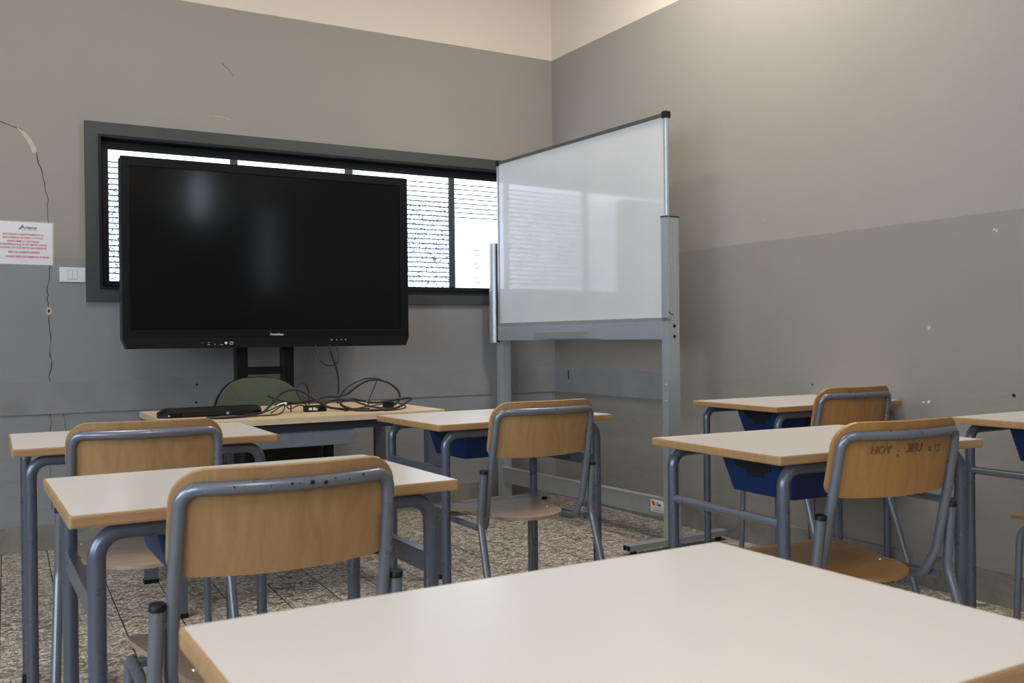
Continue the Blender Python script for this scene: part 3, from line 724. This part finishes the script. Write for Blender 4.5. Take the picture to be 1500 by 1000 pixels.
# bolt holes on the camera-side post
for z in (1.087, 1.036, .218, .166):
    MB().cyl((-.0005, -.045, z), .0085, .003, 'x', 16).build('bolt_hole', M['hole_w'], wbp)
for z in (.80, .72): MB().cyl((.02, .002, z), .006, .006, 'y', 12).build('bolt', M['alu'], wbp)
m = MB().tube([(-.0012, -.01, 1.155), (-.0012, -.04, 1.14)], .0018, 6).build('scratch', M['cap'], wbp)
# pen tray
m = MB(); m.box((.52, .0, 1.028), (1.02, .085, 1.032)); m.box((.52, .082, 1.032), (1.02, .086, 1.066)); m.build('pen_tray', M['steel'], wbp)
# small tape traces on the writing surface
m = MB()
for (x, z) in ((.82, 1.86), (.80, 1.80), (.72, 1.77), (.73, 1.70), (.98, 1.55), (.90, 1.50), (.78, 1.51), (1.02, 1.44), (.94, 1.40), (.73, 1.42), (.62, 1.83)):
    for k in range(3):
        dx, dz = random.uniform(-.012, .012), random.uniform(-.02, .02); L_ = random.uniform(.004, .012)
        m.box((x+dx, -.0062, z+dz), (x+dx+.002, -.0055, z+dz+L_))
m.build('tape_mark', M['alu'], bd)
text_mesh('pen_mark', '/', .03, M['dark'], bd, (1.50, -.0055, 1.165), (R(90), 0, R(180)), .0002)

# ------------------------------------------------------------------ sign and light switch on the back wall
sg = thing('notice_sheet', 'laminated white notice with red capital lines taped to the grey wall', 'notice', (.2695, YW, 1.535), 0)
sg.rotation_euler = (0, R(.3), 0)
MB().box((-.149, -.003, -.105), (.149, -.001, .105)).build('paper', M['paper'], sg)
text_mesh('logo', 'Aniene', .026, M['dark'], sg, (.043, -.0034, .078), (R(90), 0, 0), .0003, xs=.95, bold=.0006)
m = MB(); m.add([(-.004, -.0034, .067), (.004, -.0034, .067), (.018, -.0034, .092), (.013, -.0034, .092), (-.004, -.003, .067), (.004, -.003, .067), (.018, -.003, .092), (.013, -.003, .092)], [(0,1,2,3), (4,5,6,7)], False)
m.box((.010, -.0036, .0635), (.078, -.0032, .0645)); m.build('logo_mark', M['dark'], sg)
for i, (s, z) in enumerate((('INDOSSARE CORRETTAMENTE LA', .042), ('MASCHERINA SU NASO E BOCCA', .026), ('RISPETTARE LA DISTANZA', .008), ('INTERPERSONALE DI UN METRO DAGLI', -.008), ('ALUNNI E DI DUE METRI DAI DOCENTI', -.024), ('EVITARE ASSEMBRAMENTI', -.046), ('LAVARE FREQUENTEMENTE LE MANI', -.068))):
    rx = (.109, .108, .088, .124, .123, .090, .132)[i]
    text_mesh('notice_text', s, .0128, M['red'], sg, (rx, -.0034, z), (R(90), 0, 0), .0003, align='RIGHT', xs=.93, bold=.00055)
cols_ = [[Vector((-.156+.312*i/20, -.0046-.0015*math.sin(i*1.1)*math.sin(j*.8+i*.3), -.110+.220*j/12)) for j in range(13)] for i in range(21)]
MB().panel(cols_, .0003, lambda p: (0, 1, 0)).build('plastic_sleeve', M['sleeve'], sg)

sw = thing('light_switch', 'white double rocker light switch on the wall left of the window', 'switch', (.508, YW, 1.383), 0)
MB().box((-.0605, -.009, -.0375), (.0605, 0, .0375), bev=.003).build('plate', M['white'], sw)
MB().box((-.0235, -.0098, -.0235), (.0235, -.0085, .0235)).build('rocker_gap', M['steel'], sw)
for sx in (-1, 1): MB().box((sx*.0116-.0108, -.0125, -.0222), (sx*.0116+.0108, -.009, .0222), bev=.001).build('rocker', M['white'], sw)

# ------------------------------------------------------------------ light
def area(name, loc, rot, sx, sy, power, col):
    l = bpy.data.lights.new(name, 'AREA'); l.shape = 'RECTANGLE'; l.size = sx; l.size_y = sy; l.energy = power; l.color = col
    o = bpy.data.objects.new(name, l); C.objects.link(o); o.location = loc; o.rotation_euler = rot; return o
WARM = (1, .935, .86); DAY = (.56, .75, 1)
area('ceiling_lamp', (2.75, 3.2, 3.55), (0, 0, 0), .25, 1.2, 42, WARM)
area('ceiling_lamp', (.2, 3.3, 3.75), (0, 0, 0), .25, 1.2, 30, WARM)
area('ceiling_lamp', (.4, -1.2, 3.75), (0, 0, 0), .25, 1.2, 40, WARM)
area('daylight', (XL+.06, 1.4, 1.85), (0, R(-90), 0), 1.5, 2.0, 20, DAY)
area('daylight', (XL+.06, -1.6, 1.85), (0, R(-90), 0), 1.5, 2.0, 62, DAY)
wd = bpy.data.worlds.new('outside'); sc.world = wd; wd.use_nodes = True
wd.node_tree.nodes['Background'].inputs[0].default_value = (.6, .75, 1, 1); wd.node_tree.nodes['Background'].inputs[1].default_value = .3

# ------------------------------------------------------------------ camera
cam = bpy.data.cameras.new('camera'); co = bpy.data.objects.new('camera', cam); C.objects.link(co)
f_px, yaw, pitch, roll, hh = 1390.77, R(30.2749), R(-.2091), R(-.6308), 1.03686
cam.sensor_width = 36; cam.sensor_fit = 'HORIZONTAL'; cam.lens = f_px*36/1500; cam.clip_start = .02
F = Vector((math.sin(yaw)*math.cos(pitch), math.cos(yaw)*math.cos(pitch), math.sin(pitch)))
Rv = Vector((math.cos(yaw), -math.sin(yaw), 0)); U = Rv.cross(F)
R2 = Rv*math.cos(roll)+U*math.sin(roll); U2 = -Rv*math.sin(roll)+U*math.cos(roll)
co.matrix_world = Matrix(((R2.x, U2.x, -F.x, 0), (R2.y, U2.y, -F.y, 0), (R2.z, U2.z, -F.z, hh), (0, 0, 0, 1)))
cam.dof.use_dof = True; cam.dof.focus_distance = 3.6; cam.dof.aperture_fstop = 9
sc.camera = co
vs_ = sc.view_settings; vs_.view_transform = 'Standard'; vs_.look = 'None'; vs_.gamma = 1; vs_.exposure = .12; vs_.use_curve_mapping = False
sc.cycles.use_denoising = True
sc.cycles.max_bounces = 8; sc.cycles.sample_clamp_indirect = 4
